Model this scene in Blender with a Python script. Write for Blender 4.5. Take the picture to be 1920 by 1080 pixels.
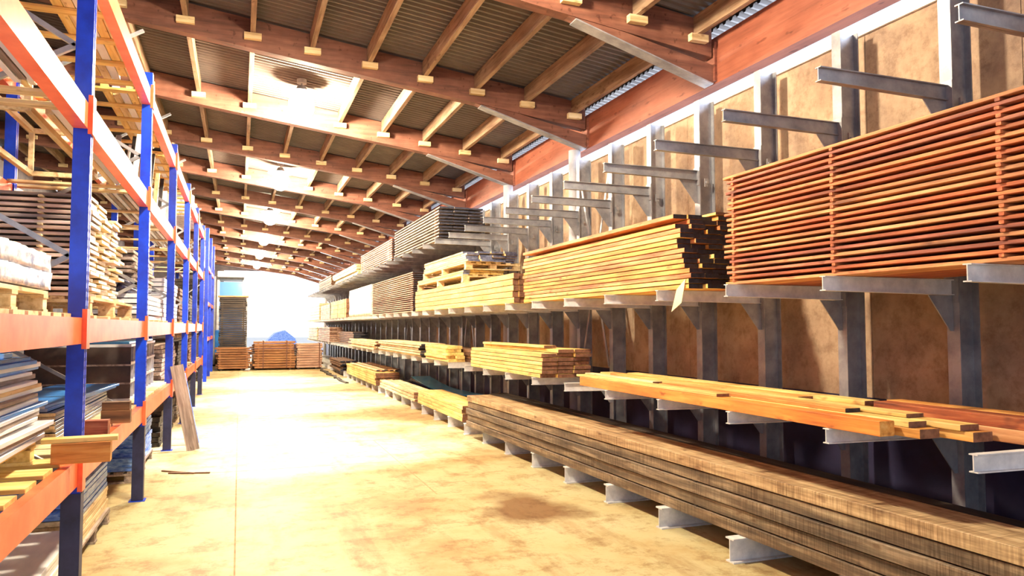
import bpy, math, random
from math import pi, radians, sin, cos, tan, atan
from mathutils import Vector, Matrix
random.seed(7)
R = random.random
for o in list(bpy.data.objects): bpy.data.objects.remove(o)
SC = bpy.context.scene
COL = SC.collection

# ---------------------------------------------------------------- camera
FPX = 1390.0
PITCH = atan(72 / FPX)
YAW = atan(511 / (FPX / cos(PITCH)))
cd = bpy.data.cameras.new('camera'); cam = bpy.data.objects.new('camera', cd); COL.objects.link(cam)
cam.location = (0, 0, 1.65)
cam.rotation_euler = (pi / 2 + PITCH, 0, -YAW)
cd.sensor_width = 36; cd.lens = FPX / 1920 * 36; cd.clip_start = .05; cd.clip_end = 400
SC.camera = cam

# ---------------------------------------------------------------- world and exposure
w = bpy.data.worlds.new('sky'); SC.world = w; w.use_nodes = True
nt = w.node_tree; bg = nt.nodes['Background']
bg.inputs['Color'].default_value = (.84, .9, 1.0, 1); bg.inputs['Strength'].default_value = 1.25
SC.view_settings.view_transform = 'Standard'; SC.view_settings.look = 'None'
SC.view_settings.gamma = 1; SC.view_settings.use_curve_mapping = False
SC.view_settings.exposure = 0.08
LAMP_STRENGTH = 900.0

def daylight(name, loc, rot, sx, sy, power, col=(.72, .84, 1)):  # also makes the added front fill light
    l = bpy.data.lights.new(name, 'AREA'); l.shape = 'RECTANGLE'; l.size = sx; l.size_y = sy
    l.energy = power; l.color = col
    o = bpy.data.objects.new(name, l); COL.objects.link(o); o.location = loc; o.rotation_euler = rot
    return o
# daylight entering by the strip between wall top and eaves beam and by the open far gable
daylight('daylight_eaves', (5.3, 20, 4.35), (0, radians(78), 0), .5, 44, 1500)
daylight('daylight_gable', (2, 47.5, 2.6), (radians(-90), 0, 0), 9, 4.5, 1600, (.9, .95, 1))
daylight('fill_front', (-.5, -5.5, 3.0), (radians(84), 0, 0), 9, 4, 120, (.75, .84, 1))  # added bluish fill light from behind the camera

# ---------------------------------------------------------------- materials
MATS = {}
def newmat(name):
    m = bpy.data.materials.new(name); m.use_nodes = True; MATS[name] = m
    t = m.node_tree; return m, t, t.nodes['Principled BSDF']
def ramp(t, stops):
    r = t.nodes.new('ShaderNodeValToRGB'); e = r.color_ramp.elements
    e[0].position, e[0].color = stops[0][0], (*stops[0][1], 1)
    e[1].position, e[1].color = stops[-1][0], (*stops[-1][1], 1)
    for p, c in stops[1:-1]:
        x = e.new(p); x.color = (*c, 1)
    return r
def obj_coord(t, scale, rnd=True):
    tc = t.nodes.new('ShaderNodeTexCoord'); mp = t.nodes.new('ShaderNodeMapping')
    mp.inputs['Scale'].default_value = scale
    if rnd:
        oi = t.nodes.new('ShaderNodeObjectInfo'); ml = t.nodes.new('ShaderNodeVectorMath'); ml.operation = 'SCALE'
        cx = t.nodes.new('ShaderNodeCombineXYZ')
        for i in range(3): t.links.new(oi.outputs['Random'], cx.inputs[i])
        t.links.new(cx.outputs[0], ml.inputs[0]); ml.inputs['Scale'].default_value = 37
        ad = t.nodes.new('ShaderNodeVectorMath'); ad.operation = 'ADD'
        t.links.new(tc.outputs['Object'], ad.inputs[0]); t.links.new(ml.outputs[0], ad.inputs[1])
        t.links.new(ad.outputs[0], mp.inputs['Vector'])
    else:
        t.links.new(tc.outputs['Object'], mp.inputs['Vector'])
    return mp
def noise(t, vec, scale, detail=4, rough=.6):
    n = t.nodes.new('ShaderNodeTexNoise'); n.inputs['Scale'].default_value = scale
    n.inputs['Detail'].default_value = detail; n.inputs['Roughness'].default_value = rough
    t.links.new(vec.outputs[0], n.inputs['Vector']); return n
def mixc(t, a, b, f, mode='MIX'):
    m = t.nodes.new('ShaderNodeMix'); m.data_type = 'RGBA'; m.blend_type = mode
    for s, i in ((a, 6), (b, 7), (f, 0)):
        if isinstance(s, (int, float)): m.inputs[i].default_value = s
        elif isinstance(s, tuple): m.inputs[i].default_value = (*s, 1)
        else: t.links.new(s, m.inputs[i])
    return m.outputs[2]
def bump(t, b, src, st=.3, d=.01):
    n = t.nodes.new('ShaderNodeBump'); n.inputs['Strength'].default_value = st; n.inputs['Distance'].default_value = d
    t.links.new(src, n.inputs['Height']); t.links.new(n.outputs[0], b.inputs['Normal'])
def wood(name, dark, mid, light, rough=.65, vary=.35, grain=1.0, saw=0, stretch=(14, .9, 14)):
    m, t, b = newmat(name)
    mp = obj_coord(t, stretch); n1 = noise(t, mp, 1.6 * grain, 6, .65)
    r = ramp(t, [(.3, dark), (.5, mid), (.72, light)]); t.links.new(n1.outputs[0], r.inputs[0])
    mp2 = obj_coord(t, (3, 1.6, 3)); n2 = noise(t, mp2, 1.3, 3, .5)
    r2 = ramp(t, [(.35, (.62, .5, .44)), (.6, (1, 1, 1))]); t.links.new(n2.outputs[0], r2.inputs[0])
    c = mixc(t, r.outputs[0], r2.outputs[0], .6, 'MULTIPLY')
    mpk = obj_coord(t, (9, 3.2, 9)); nk = noise(t, mpk, 1.7, 2, .5)
    rk_ = ramp(t, [(.27, (.35, .2, .13)), (.36, (1, 1, 1))]); t.links.new(nk.outputs[0], rk_.inputs[0])
    c = mixc(t, c, rk_.outputs[0], .7, 'MULTIPLY')
    oi = t.nodes.new('ShaderNodeObjectInfo')
    r3 = ramp(t, [(0, (1 - vary, 1 - vary * 1.15, 1 - vary * 1.3)), (.5, (1, .97, .9)), (1, (1, 1, 1))])
    t.links.new(oi.outputs['Random'], r3.inputs[0])
    c = mixc(t, c, r3.outputs[0], 1.0, 'MULTIPLY')
    if saw:
        mps = obj_coord(t, (3, saw * 5, 3)); mps.inputs['Rotation'].default_value = (.5, 0, .6)
        wv = noise(t, mps, 1.0, 3, .6); mpa = obj_coord(t, (3, 1.2, 3)); wa = noise(t, mpa, 1.5, 3, .6)
        rs = ramp(t, [(.38, (.5, .44, .4)), (.6, (1, 1, 1))]); t.links.new(wv.outputs[0], rs.inputs[0])
        ra = ramp(t, [(.35, (.25, .25, .25)), (.6, (1, 1, 1))]); t.links.new(wa.outputs[0], ra.inputs[0])
        c = mixc(t, c, rs.outputs[0], ra.outputs[0], 'MULTIPLY')
    t.links.new(c, b.inputs['Base Color']); b.inputs['Roughness'].default_value = rough
    bump(t, b, n1.outputs[0], .35, .004)
    return m
def plain(name, c1, c2, scale=6, rough=.5, metal=0.0, st=.1, rnd=True, stretch=(1, 1, 1), lo=.35, hi=.65):
    m, t, b = newmat(name)
    mp = obj_coord(t, stretch, rnd); n = noise(t, mp, scale, 5, .65)
    r = ramp(t, [(lo, c1), (hi, c2)]); t.links.new(n.outputs[0], r.inputs[0])
    t.links.new(r.outputs[0], b.inputs['Base Color'])
    b.inputs['Roughness'].default_value = rough; b.inputs['Metallic'].default_value = metal
    if st: bump(t, b, n.outputs[0], st, .004)
    return m
W_RED = wood('wood_red_cedar', (.18, .035, .012), (.55, .14, .045), (.95, .42, .16), vary=.45)
W_RED2 = wood('wood_red_brown_dull', (.12, .03, .02), (.36, .1, .06), (.7, .33, .2), vary=.3)
W_ORANGE3 = wood('wood_deep_orange', (.5, .13, .02), (.8, .27, .045), (.95, .42, .1), vary=.1)
W_ORANGE2 = wood('wood_orange_knotty', (.3, .09, .03), (.7, .3, .12), (.95, .6, .28), vary=.3)
W_ORANGE = wood('wood_orange_pine', (.42, .14, .03), (.85, .42, .1), (1, .68, .26), vary=.25)
W_YELLOW = wood('wood_yellow_pine', (.6, .38, .1), (.9, .68, .24), (1, .85, .42), vary=.18)
W_PALE = wood('wood_pale_spruce', (.55, .4, .2), (.85, .7, .42), (1, .92, .68), vary=.25)
W_PINKL = wood('wood_light_pinkish', (.5, .36, .33), (.78, .62, .56), (.95, .84, .78), vary=.35)
W_BROWN = wood('wood_brown_larch', (.06, .03, .018), (.2, .1, .05), (.42, .24, .12), vary=.4)
W_GREY = wood('wood_weathered_grey', (.14, .11, .1), (.36, .3, .28), (.68, .6, .55), vary=.35)
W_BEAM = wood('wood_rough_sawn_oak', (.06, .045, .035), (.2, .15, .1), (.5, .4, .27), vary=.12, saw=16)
W_BEAM_LIT = wood('wood_sawn_oak_lit_top', (.22, .13, .07), (.55, .4, .22), (.85, .68, .42), vary=.05, saw=13)  # lighter copy of the oak, light on the top beam put into colour
W_DARK = wood('wood_dark_tarred', (.008, .006, .006), (.035, .025, .02), (.12, .085, .06), vary=.3)
W_GLULAM = wood('wood_red_stained_glulam', (.12, .04, .028), (.27, .09, .06), (.38, .16, .1), vary=.1)
W_EAVES = wood('wood_eaves_beam', (.24, .075, .045), (.32, .1, .06), (.38, .13, .08), vary=.1)
W_GLULAM_X = wood('wood_red_stained_glulam_crosswise', (.11, .045, .033), (.21, .085, .058), (.3, .135, .09), vary=.1, stretch=(.8, 10, 10))
W_PURLIN = wood('wood_purlin', (.16, .09, .05), (.3, .2, .13), (.45, .34, .24), vary=.15)
W_PINK = wood('wood_pinkish_dry', (.25, .13, .1), (.6, .38, .3), (.85, .66, .52), vary=.35)
W_COPPER = wood('wood_copper_bundle', (.22, .08, .04), (.62, .3, .13), (.9, .55, .28), vary=.45)
END_BLACK = plain('board_end_black_wax', (.008, .008, .014), (.035, .035, .06), 30, .6)
END_BROWN = plain('board_end_brown', (.12, .05, .03), (.3, .14, .08), 20, .7)
END_PALE = plain('board_end_pale', (.75, .66, .55), (.95, .9, .82), 20, .7)
END_BLUE = plain('board_end_blue_grey', (.06, .07, .16), (.25, .3, .5), 14, .6)
STEEL = plain('galvanised_steel', (.2, .21, .25), (.38, .39, .43), 5, .42, .3)
STEEL_PALE = plain('pale_grey_painted_steel', (.55, .56, .6), (.8, .8, .82), 9, .5, 0)
CONC_COL = plain('grey_round_post_paint', (.34, .35, .42), (.5, .5, .56), 5, .6)
BLUE = plain('blue_rack_paint', (.001, .025, .5), (.002, .06, .85), 4, .35, 0, .02)
POST_SHADE = plain('dark_navy_post_shade', (.012, .016, .06), (.03, .035, .12), 6, .5)  # navy stands in for the shadow on the lower posts
ORANGE = plain('orange_rack_paint', (.85, .12, .04), (1, .2, .08), 5, .38, 0, .02)
WHITE_LAM = plain('white_laminate', (.6, .62, .7), (.92, .92, .95), 3, .3, 0, 0, stretch=(1, .3, 6))
BLUE_LAM = plain('blue_laminate', (.02, .14, .55), (.05, .3, .85), 2, .3, 0, 0)
BLUE_FILM = plain('blue_plastic_film', (.03, .12, .6), (.3, .5, .95), 7, .25, 0, .5, stretch=(2, .5, 5))
BLUE_DARK = plain('dark_blue_sheet', (.01, .015, .06), (.03, .05, .16), 5, .25, 0, .1)
CYAN = plain('glossy_sky_blue_sheet', (.03, .3, .8), (.1, .5, 1), 5, .2, 0, .05)
FOIL = plain('frosted_plastic_wrap', (.3, .36, .55), (.95, .95, 1), 11, .3, 0, .8, lo=.38, hi=.56)
TARP = plain('cream_wrapping_sheet', (.62, .6, .45), (.95, .93, .78), 3, .45, 0, .8, lo=.3, hi=.5)
PAPER = plain('cream_card', (.85, .8, .5), (.95, .9, .62), 3, .7, 0, 0)
BLACK = plain('black_rubber', (.01, .01, .012), (.03, .03, .035), 9, .6)
PIPE = plain('dark_pipe_metal', (.03, .03, .06), (.12, .12, .2), 9, .4, .5)
DARKP = plain('dark_brown_panel', (.03, .02, .02), (.09, .055, .045), 3, .6)
GREY_PL = plain('grey_crate_plastic', (.25, .26, .34), (.5, .5, .58), 7, .5)
STRAPM = plain('strap_dark', (.12, .04, .02), (.2, .08, .05), 7, .6)

def roof_mat():
    m, t, b = newmat('roof_sheet_brown')
    mp = obj_coord(t, (1, 1, 1), False); n = noise(t, mp, .9, 5, .7)
    r = ramp(t, [(.3, (.075, .06, .06)), (.55, (.12, .1, .095)), (.75, (.18, .155, .14))]); t.links.new(n.outputs[0], r.inputs[0])
    t.links.new(r.outputs[0], b.inputs['Base Color']); b.inputs['Roughness'].default_value = .55
    return m
ROOF = roof_mat()
def plywood():
    m, t, b = newmat('stained_plywood_wall')
    mp = obj_coord(t, (1, 1, 1), False); n = noise(t, mp, 1.1, 7, .7); n2 = noise(t, mp, 7, 6, .75)
    r = ramp(t, [(.32, (.2, .13, .1)), (.5, (.4, .28, .19)), (.7, (.55, .42, .29))]); t.links.new(n.outputs[0], r.inputs[0])
    r2 = ramp(t, [(.34, (.45, .36, .32)), (.52, (1, 1, 1))]); t.links.new(n2.outputs[0], r2.inputs[0])
    c = mixc(t, r.outputs[0], r2.outputs[0], .6, 'MULTIPLY')
    t.links.new(c, b.inputs['Base Color']); b.inputs['Roughness'].default_value = .8
    bump(t, b, n2.outputs[0], .4, .01); return m
PLY = plywood()
def floor_mat():
    m, t, b = newmat('worn_cream_concrete')
    mp = obj_coord(t, (1, 1, 1), False)
    n = noise(t, mp, .55, 8, .68); n2 = noise(t, mp, 3.2, 8, .8)
    mp3 = obj_coord(t, (1.6, .35, 1), False); n3 = noise(t, mp3, 1.7, 6, .7)
    r = ramp(t, [(.3, (.34, .2, .09)), (.42, (.45, .33, .15)), (.52, (.52, .46, .25)), (.75, (.58, .53, .34))]); t.links.new(n.outputs[0], r.inputs[0])
    r2 = ramp(t, [(.37, (.5, .33, .22)), (.5, (1, 1, 1))]); t.links.new(n2.outputs[0], r2.inputs[0])
    c = mixc(t, r.outputs[0], r2.outputs[0], .7, 'MULTIPLY')
    r3 = ramp(t, [(.36, (.6, .42, .32)), (.47, (1, 1, 1))]); t.links.new(n3.outputs[0], r3.inputs[0])
    c = mixc(t, c, r3.outputs[0], .5, 'MULTIPLY')
    # broad brown stain at the foot of the beam stack
    tc = t.nodes.new('ShaderNodeTexCoord'); mps = t.nodes.new('ShaderNodeMapping'); mps.vector_type = 'POINT'
    mps.inputs['Location'].default_value = (-2.5 * 1.1, -6.4 * .75, 0); mps.inputs['Scale'].default_value = (1.1, .75, 1)
    nd = t.nodes.new('ShaderNodeTexNoise'); nd.inputs['Scale'].default_value = 1.4; nd.inputs['Detail'].default_value = 5
    t.links.new(tc.outputs['Object'], mps.inputs[0]); t.links.new(tc.outputs['Object'], nd.inputs['Vector'])
    ln = t.nodes.new('ShaderNodeVectorMath'); ln.operation = 'LENGTH'; t.links.new(mps.outputs[0], ln.inputs[0])
    ad = t.nodes.new('ShaderNodeMath'); ad.operation = 'ADD'; t.links.new(ln.outputs['Value'], ad.inputs[0]); t.links.new(nd.outputs[0], ad.inputs[1])
    rs = ramp(t, [(.75, (.42, .27, .2)), (1.0, (1, 1, 1))])
    t.links.new(ad.outputs[0], rs.inputs[0])
    c = mixc(t, c, rs.outputs[0], 1.0, 'MULTIPLY')
    t.links.new(c, b.inputs['Base Color'])
    b.inputs['Roughness'].default_value = .6; b.inputs['Specular IOR Level'].default_value = .3
    bump(t, b, n2.outputs[0], .15, .004); return m
FLOORM = floor_mat()
def emis(name, c, s):
    m, t, b = newmat(name)
    b.inputs['Emission Color'].default_value = (*c, 1); b.inputs['Emission Strength'].default_value = s
    b.inputs['Base Color'].default_value = (1, 1, 1, 1); return m
BULB = emis('warm_lamp_glow', (1, .83, .57), LAMP_STRENGTH)
def glassm():
    m, t, b = newmat('windscreen_glass'); b.inputs['Base Color'].default_value = (.15, .4, .9, 1)
    b.inputs['Roughness'].default_value = .08; b.inputs['Transmission Weight'].default_value = .15; return m
GLASS = glassm()

# ---------------------------------------------------------------- mesh helpers
class MB:
    def __init__(s): s.v = []; s.f = []; s.mi = []
    def add(s, vs, fs, mi=0):
        n = len(s.v); s.v += [tuple(v) for v in vs]; s.f += [tuple(i + n for i in f) for f in fs]
        s.mi += (mi if isinstance(mi, list) else [mi] * len(fs)); return s
    def box(s, x0, x1, y0, y1, z0, z1, mi=0, M=None):
        vs = [(x, y, z) for z in (z0, z1) for y in (y0, y1) for x in (x0, x1)]
        if M: vs = [M @ Vector(v) for v in vs]
        return s.add(vs, [(0, 2, 3, 1), (4, 5, 7, 6), (0, 1, 5, 4), (2, 6, 7, 3), (0, 4, 6, 2), (1, 3, 7, 5)], mi)
    def bar(s, p, q, wd, ht, mi=0):   # box between two points
        p = Vector(p); q = Vector(q); d = q - p; L = d.length
        M = Matrix.Translation((p + q) / 2) @ d.to_track_quat('Y', 'Z').to_matrix().to_4x4()
        return s.box(-wd / 2, wd / 2, -L / 2, L / 2, -ht / 2, ht / 2, mi, M)
    def prism(s, prof, axis, a, b, mi=0):   # prof list of 2D points, axis 'x','y','z'
        n = len(prof)
        def P(u, v, w): return {'x': (w, u, v), 'y': (u, w, v), 'z': (u, v, w)}[axis]
        vs = [P(u, v, a) for u, v in prof] + [P(u, v, b) for u, v in prof]
        fs = [tuple(range(n)), tuple(range(2 * n - 1, n - 1, -1))] + [(i, i + n, (i + 1) % n + n, (i + 1) % n) for i in range(n)]
        return s.add(vs, fs, mi)
    def tube(s, p, q, r, n=12, r2=None, mi=0):
        p = Vector(p); q = Vector(q); r2 = r if r2 is None else r2
        M = (q - p).to_track_quat('Z', 'Y').to_matrix()
        vs = [p + M @ Vector((r * cos(2 * pi * i / n), r * sin(2 * pi * i / n), 0)) for i in range(n)] + \
             [q + M @ Vector((r2 * cos(2 * pi * i / n), r2 * sin(2 * pi * i / n), 0)) for i in range(n)]
        return s.add(vs, [tuple(range(n - 1, -1, -1)), tuple(range(n, 2 * n))] + [(i, (i + 1) % n, (i + 1) % n + n, i + n) for i in range(n)], mi)
    def mesh(s, name, mats):
        me = bpy.data.meshes.new(name); me.from_pydata(s.v, [], s.f)
        for m in mats: me.materials.append(m)
        if any(s.mi): me.polygons.foreach_set('material_index', s.mi)
        me.update(); me.validate()
        import bmesh
        b = bmesh.new(); b.from_mesh(me); bmesh.ops.recalc_face_normals(b, faces=b.faces); b.to_mesh(me); b.free()
        return me
    def build(s, name, mats, parent=None, smooth=False, bevel=0):
        if not isinstance(mats, (list, tuple)): mats = [mats]
        me = s.mesh(name, mats)
        if smooth:
            for p in me.polygons: p.use_smooth = True
        o = bpy.data.objects.new(name, me); COL.objects.link(o)
        if parent: o.parent = parent
        if bevel:
            md = o.modifiers.new('bevel', 'BEVEL'); md.width = bevel; md.segments = 2; md.limit_method = 'ANGLE'
        return o
def tag(o, label=None, cat=None, group=None, kind=None):
    if label: o['label'] = label
    if cat: o['category'] = cat
    if group: o['group'] = group
    if kind: o['kind'] = kind
    return o
def empty(name, loc, label, cat, group=None, rz=0):
    o = bpy.data.objects.new(name, None); COL.objects.link(o); o.location = loc; o.rotation_euler = (0, 0, rz)
    o.empty_display_size = .2
    return tag(o, label, cat, group)
def copy_tree(o, parent=None):
    c = o.copy(); COL.objects.link(c); c.parent = parent
    for ch in list(o.children): copy_tree(ch, c)
    return c
ORD = ['first', 'second', 'third', 'fourth', 'fifth', 'sixth', 'seventh', 'eighth', 'ninth', 'tenth', 'eleventh', 'twelfth',
       'thirteenth', 'fourteenth', 'fifteenth', 'sixteenth', 'seventeenth', 'eighteenth', 'nineteenth', 'twentieth',
       'twenty-first', 'twenty-second', 'twenty-third', 'twenty-fourth', 'twenty-fifth', 'twenty-sixth', 'twenty-seventh', 'twenty-eighth',
       'twenty-ninth', 'thirtieth', 'thirty-first', 'thirty-second', 'thirty-third', 'thirty-fourth', 'thirty-fifth', 'thirty-sixth', 'thirty-seventh', 'thirty-eighth']

# a board: local Y is its length, origin at the middle of its underside; chamfered edges; slot 1 = end faces
CACHE = {}
def board_mesh(L, W, T, mat, endm, ch=.0025):
    k = (round(L, 2), round(W, 3), round(T, 4), mat.name, endm.name if endm else '')
    if k in CACHE: return CACHE[k]
    L = k[0]; W = k[1]; T = k[2]
    c = min(ch, T / 5, W / 5)
    m = MB(); prof = []
    for a, b_, s in ((-W / 2, 0, 0), (W / 2, 0, 1), (W / 2, T, 2), (-W / 2, T, 3)):
        sx = 1 if a < 0 else -1; sz = 1 if b_ == 0 else -1
        pts = [(a, b_ + sz * c), (a + sx * c, b_)]
        prof += pts if s in (0, 2) else pts[::-1]
    n = 8
    vs = [(x, -L / 2, z) for x, z in prof] + [(x, L / 2, z) for x, z in prof]
    fs = [tuple(range(n)), tuple(range(2 * n - 1, n - 1, -1))] + [(i, i + n, (i + 1) % n + n, (i + 1) % n) for i in range(n)]
    m.add(vs, fs, [1, 1] + [0] * n if endm else 0)
    me = m.mesh('board', [mat, endm] if endm else [mat]); CACHE[k] = me
    return me
def board(name, x, y, z, L, W, T, mat, label, cat='board', group=None, rz=0, endm=None, tilt=(0, 0)):
    o = bpy.data.objects.new(name, board_mesh(L, W, T, mat, endm)); COL.objects.link(o)
    o.location = (x, y, z); o.rotation_euler = (tilt[0], tilt[1], rz)
    return tag(o, label, cat, group)

FILL = {}
def fill_box(mat, cx, cy, z, L, W, T, rz):
    key = mat.name
    if key not in FILL: FILL[key] = (MB(), mat)
    M = Matrix.Translation((cx, cy, z)) @ Matrix.Rotation(rz, 4, 'Z')
    FILL[key][0].box(-W / 2, W / 2, -L / 2, L / 2, 0, T, 0, M)
def layer_text(r, rows):
    f = rows - 1 - r
    return 'top layer' if f == 0 else ('bottom layer' if r == 0 else '%s layer from top' % ORD[f])
def stack(place, adj, x0, y0, y1, z0, rows, th, gap, widths, mat, name='board', cat='board', jit=.03, endm=None,
          stickers=None, smat=None, skew=0, lean=0, wgap=.004, sover=.01, top_skip=(), rzj=.001, sw=.03, vis=None, mats=None):
    """boards laid along Y in rows; place: short name of the stack; vis: how many rows from the front the photo shows"""
    grp = 'boards of the ' + place if cat == 'board' else cat + 's of the ' + place
    across = ['front', 'second', 'third', 'fourth', 'fifth', 'sixth', 'seventh']
    nv = len(widths) if vis is None else vis
    for r in range(rows):
        z = z0 + r * (th + gap); x = x0 + (R() - .5) * jit * .25
        fromtop = rows - 1 - r
        for i, W in enumerate(widths):
            if (fromtop, i) in top_skip: x += W + wgap; continue
            a = y0 + (R() - .5) * 2 * jit + lean * r; b = y1 + (R() - .5) * 2 * jit
            cx = x + W / 2; rz = skew + (R() - .5) * rzj
            mt = mats[(r * 3 + i * 2 + int(R() * 2)) % len(mats)] if mats else mat
            if i >= nv: fill_box(mat, cx, (a + b) / 2, z, b - a, W, th - .0015, rz)
            else:
                pos = '' if nv == 1 else (', front row' if i == 0 else ', %s row back' % across[i])
                board(name, cx, (a + b) / 2, z, b - a, W, th - .0015, mt, '%s %s, %s%s, %s' % (adj, cat, layer_text(r, rows), pos, place), cat, grp, rz=rz, endm=endm)
            x += W + wgap
        if stickers and r < rows - 1:
            wid = sum(widths) + wgap * len(widths)
            for j, sy in enumerate(stickers):
                board('spacer_stick', x0 + wid / 2, sy + (R() - .5) * .012, z + th, wid + 2 * sover, sw, gap - .001, smat or mat,
                      'spacer stick under %s, %s column, %s' % (layer_text(r + 1, rows), ORD[j], place),
                      'spacer stick', 'spacer sticks of the ' + place, rz=pi / 2 + (R() - .5) * .01)
def pack(label, x0, y0, y1, z0, rows, th, gap, widths, mat, jit=.03, endm=None, straps=(), name='lumber_pack', cat='lumber pack', group=None, rzj=.001, wgap=.004, along='y'):
    """a strapped pack that moves as one: one mesh of layered boards, straps as parts"""
    m = MB(); wid = sum(widths) + wgap * (len(widths) - 1); Lm = y1 - y0
    for r in range(rows):
        x = -wid / 2 + (R() - .5) * jit * .3
        for W in widths:
            a = -Lm / 2 + (R() - .5) * 2 * jit; b = Lm / 2 + (R() - .5) * 2 * jit
            M = Matrix.Translation((x + W / 2, (a + b) / 2, r * (th + gap))) @ Matrix.Rotation((R() - .5) * rzj, 4, 'Z')
            L_ = b - a; vs0 = len(m.v)
            m.box(-W / 2, W / 2, -L_ / 2, L_ / 2, 0, th - .0015, [0, 0, 1 if endm else 0, 1 if endm else 0, 0, 0], M)
            x += W + wgap
        if gap > .004 and r < rows - 1:
            for q in (-.4, .4): m.box(-wid / 2, wid / 2, q * Lm - .02, q * Lm + .02, r * (th + gap) + th - .0015, (r + 1) * (th + gap))
    o = m.build(name, [mat, endm] if endm else mat)
    o.location = (x0 + wid / 2, (y0 + y1) / 2, z0)
    if along == 'x': o.rotation_euler = (0, 0, pi / 2); o.location = ((y0 + y1) / 2, x0 + wid / 2, z0)
    H = rows * (th + gap)
    for q in straps:
        m = MB(); yy = -Lm / 2 + q * Lm
        m.box(-wid / 2 - jit * .2 - .008, -wid / 2 - jit * .2 - .003, yy - .02, yy + .02, 0, H); m.box(wid / 2 + jit * .2 + .003, wid / 2 + jit * .2 + .008, yy - .02, yy + .02, 0, H)
        m.box(-wid / 2 - jit * .2 - .008, wid / 2 + jit * .2 + .008, yy - .02, yy + .02, H, H + .004)
        m.build('strap', STRAPM, o)
    return tag(o, label, cat, group)

def ibeam_prof(h, b, tw, tf):   # in (u,v): u across, v up, centred in u, base at v=0
    a = b / 2; c = tw / 2
    return [(-a, 0), (a, 0), (a, tf), (c, tf), (c, h - tf), (a, h - tf), (a, h), (-a, h), (-a, h - tf), (-c, h - tf), (-c, tf), (-a, tf)]

# ================================================================ SETTING
def zb(x): return 4.65 + .13 * (2.92 - x)      # underside of the rafters
ROOFH = .38
fl = MB(); fl.box(-5.6, 4.75, -6, 46.2, -.2, 0); tag(fl.build('floor', FLOORM), kind='structure')
# outside yard beyond the gable
yd = MB(); yd.box(-30, 40, 46.2, 120, -.25, -.05)
tag(yd.build('yard_ground', plain('pale_yard_concrete', (.6, .6, .6), (.75, .75, .74), 2, .9)), kind='structure')
m = MB()                                         # right wall with vertical board seams
y = -3.0; 
while y < 46:
    m.box(4.6, 4.66, y, min(y + 1.235, 46), 1.1, 3.95); y += 1.24
tag(m.build('wall_right', PLY), kind='structure')
m = MB(); m.box(-5.7, -5.6, -3, 46, 0, 6.0); tag(m.build('wall_left', plain('dark_cladding', (.1, .08, .09), (.2, .16, .16), 2, .7)), kind='structure')
m = MB(); m.box(-5.6, -.9, 46, 46.1, 0, 6.2); m.box(-.9, 4.7, 46, 46.1, 4.9, 5.6)
tag(m.build('wall_back', plain('dark_gable_cladding', (.08, .07, .09), (.16, .13, .15), 2, .7)), kind='structure')
m = MB(); m.box(4.6, 4.7, -3, 46, 0, 1.098); tag(m.build('wall_right', plain('navy_lower_wall', (.015, .014, .05), (.035, .03, .09), 2, .7)), kind='structure')  # lower strip of the wall, coloured dark navy
# white ledge on the top of the wall
m = MB(); m.box(4.575, 4.7, -3, 46, 3.951, 3.985)
tag(m.build('trim_1', plain('white_ledge', (.8, .8, .8), (.95, .95, .95), 9, .6)), kind='structure')
# eaves beam along the wall top
m = MB(); m.box(4.6, 4.76, -3, 46, 4.17, 4.42); m.box(4.603, 4.757, -3, 46, 4.423, 4.66)
tag(m.build('trim_2', W_EAVES), kind='structure')

def sheet(x0, x1, y0, y1, nm):
    m = MB(); per = .11; vs = []; n = int((y1 - y0) / per)
    for i in range(n):
        yy = y0 + i * per
        for d, h in ((0, 0), (.03, 0), (.05, .028), (.09, .028)):
            for x in (x0, x1): vs.append((x, yy + d, zb(x) + ROOFH + h))
    fs = [(2 * i, 2 * i + 1, 2 * i + 3, 2 * i + 2) for i in range(len(vs) // 2 - 1)]
    m.add(vs, fs)
    m.add([(x0, y0, zb(x0) + ROOFH + .06), (x1, y0, zb(x1) + ROOFH + .06), (x1, y1, zb(x1) + ROOFH + .06), (x0, y1, zb(x0) + ROOFH + .06)], [(0, 1, 2, 3)])
    return tag(m.build(nm, ROOF), kind='structure')
sheet(-5.7, 4.57, -3, 46, 'ceiling'); sheet(4.70, 5.2, -3, 46, 'ceiling')

# rafters: tapered glulam with haunch brace
RY = [6.45 + 3 * k for k in range(-2, 14)]
grp = 'red glulam roof rafters'
for i, ry in enumerate(RY):
    vis = i - 2
    lab = 'reddish-brown laminated roof rafter, %s counted from the camera' % ORD[i]
    root = empty('roof_rafter', (4.6, ry, zb(4.6)), lab, 'rafter', grp)
    def L(v): return (v[0] - 4.6, v[1], v[2] - zb(4.6))
    m = MB(); xa, xb = -5.6, 4.55
    q = ROOFH - .02
    pr = [(xa - 4.6, zb(xa) - zb(4.6)), (xb - 4.6, zb(xb) - zb(4.6)), (xb - 4.6, zb(xb) - zb(4.6) + q), (xa - 4.6, zb(xa) - zb(4.6) + q)]
    m.prism(pr, 'y', -.07, .07); m.build('rafter_beam', W_GLULAM_X, root)
    m = MB()                                     # haunch brace below the eaves end
    pr = [(2.93 - 4.6, zb(2.93) - zb(4.6) - .002), (-.02, 4.17 - zb(4.6)), (-.02, 4.36 - zb(4.6)), (3.55 - 4.6, zb(3.55) - zb(4.6) - .002)]
    m.prism(pr, 'y', -.06, .06); m.build('haunch_brace', W_GLULAM_X, root)
    m = MB(); m.bar(L((3.0, 0, zb(3.0) - .02)), L((4.56, 0, 4.16)), .15, .014); m.build('steel_flange', STEEL, root)
    m = MB(); m.box(-.03, .0, -.09, .09, 4.19 - zb(4.6), 4.6 - zb(4.6)); m.build('bearing_plate', W_GLULAM, root)
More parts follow.
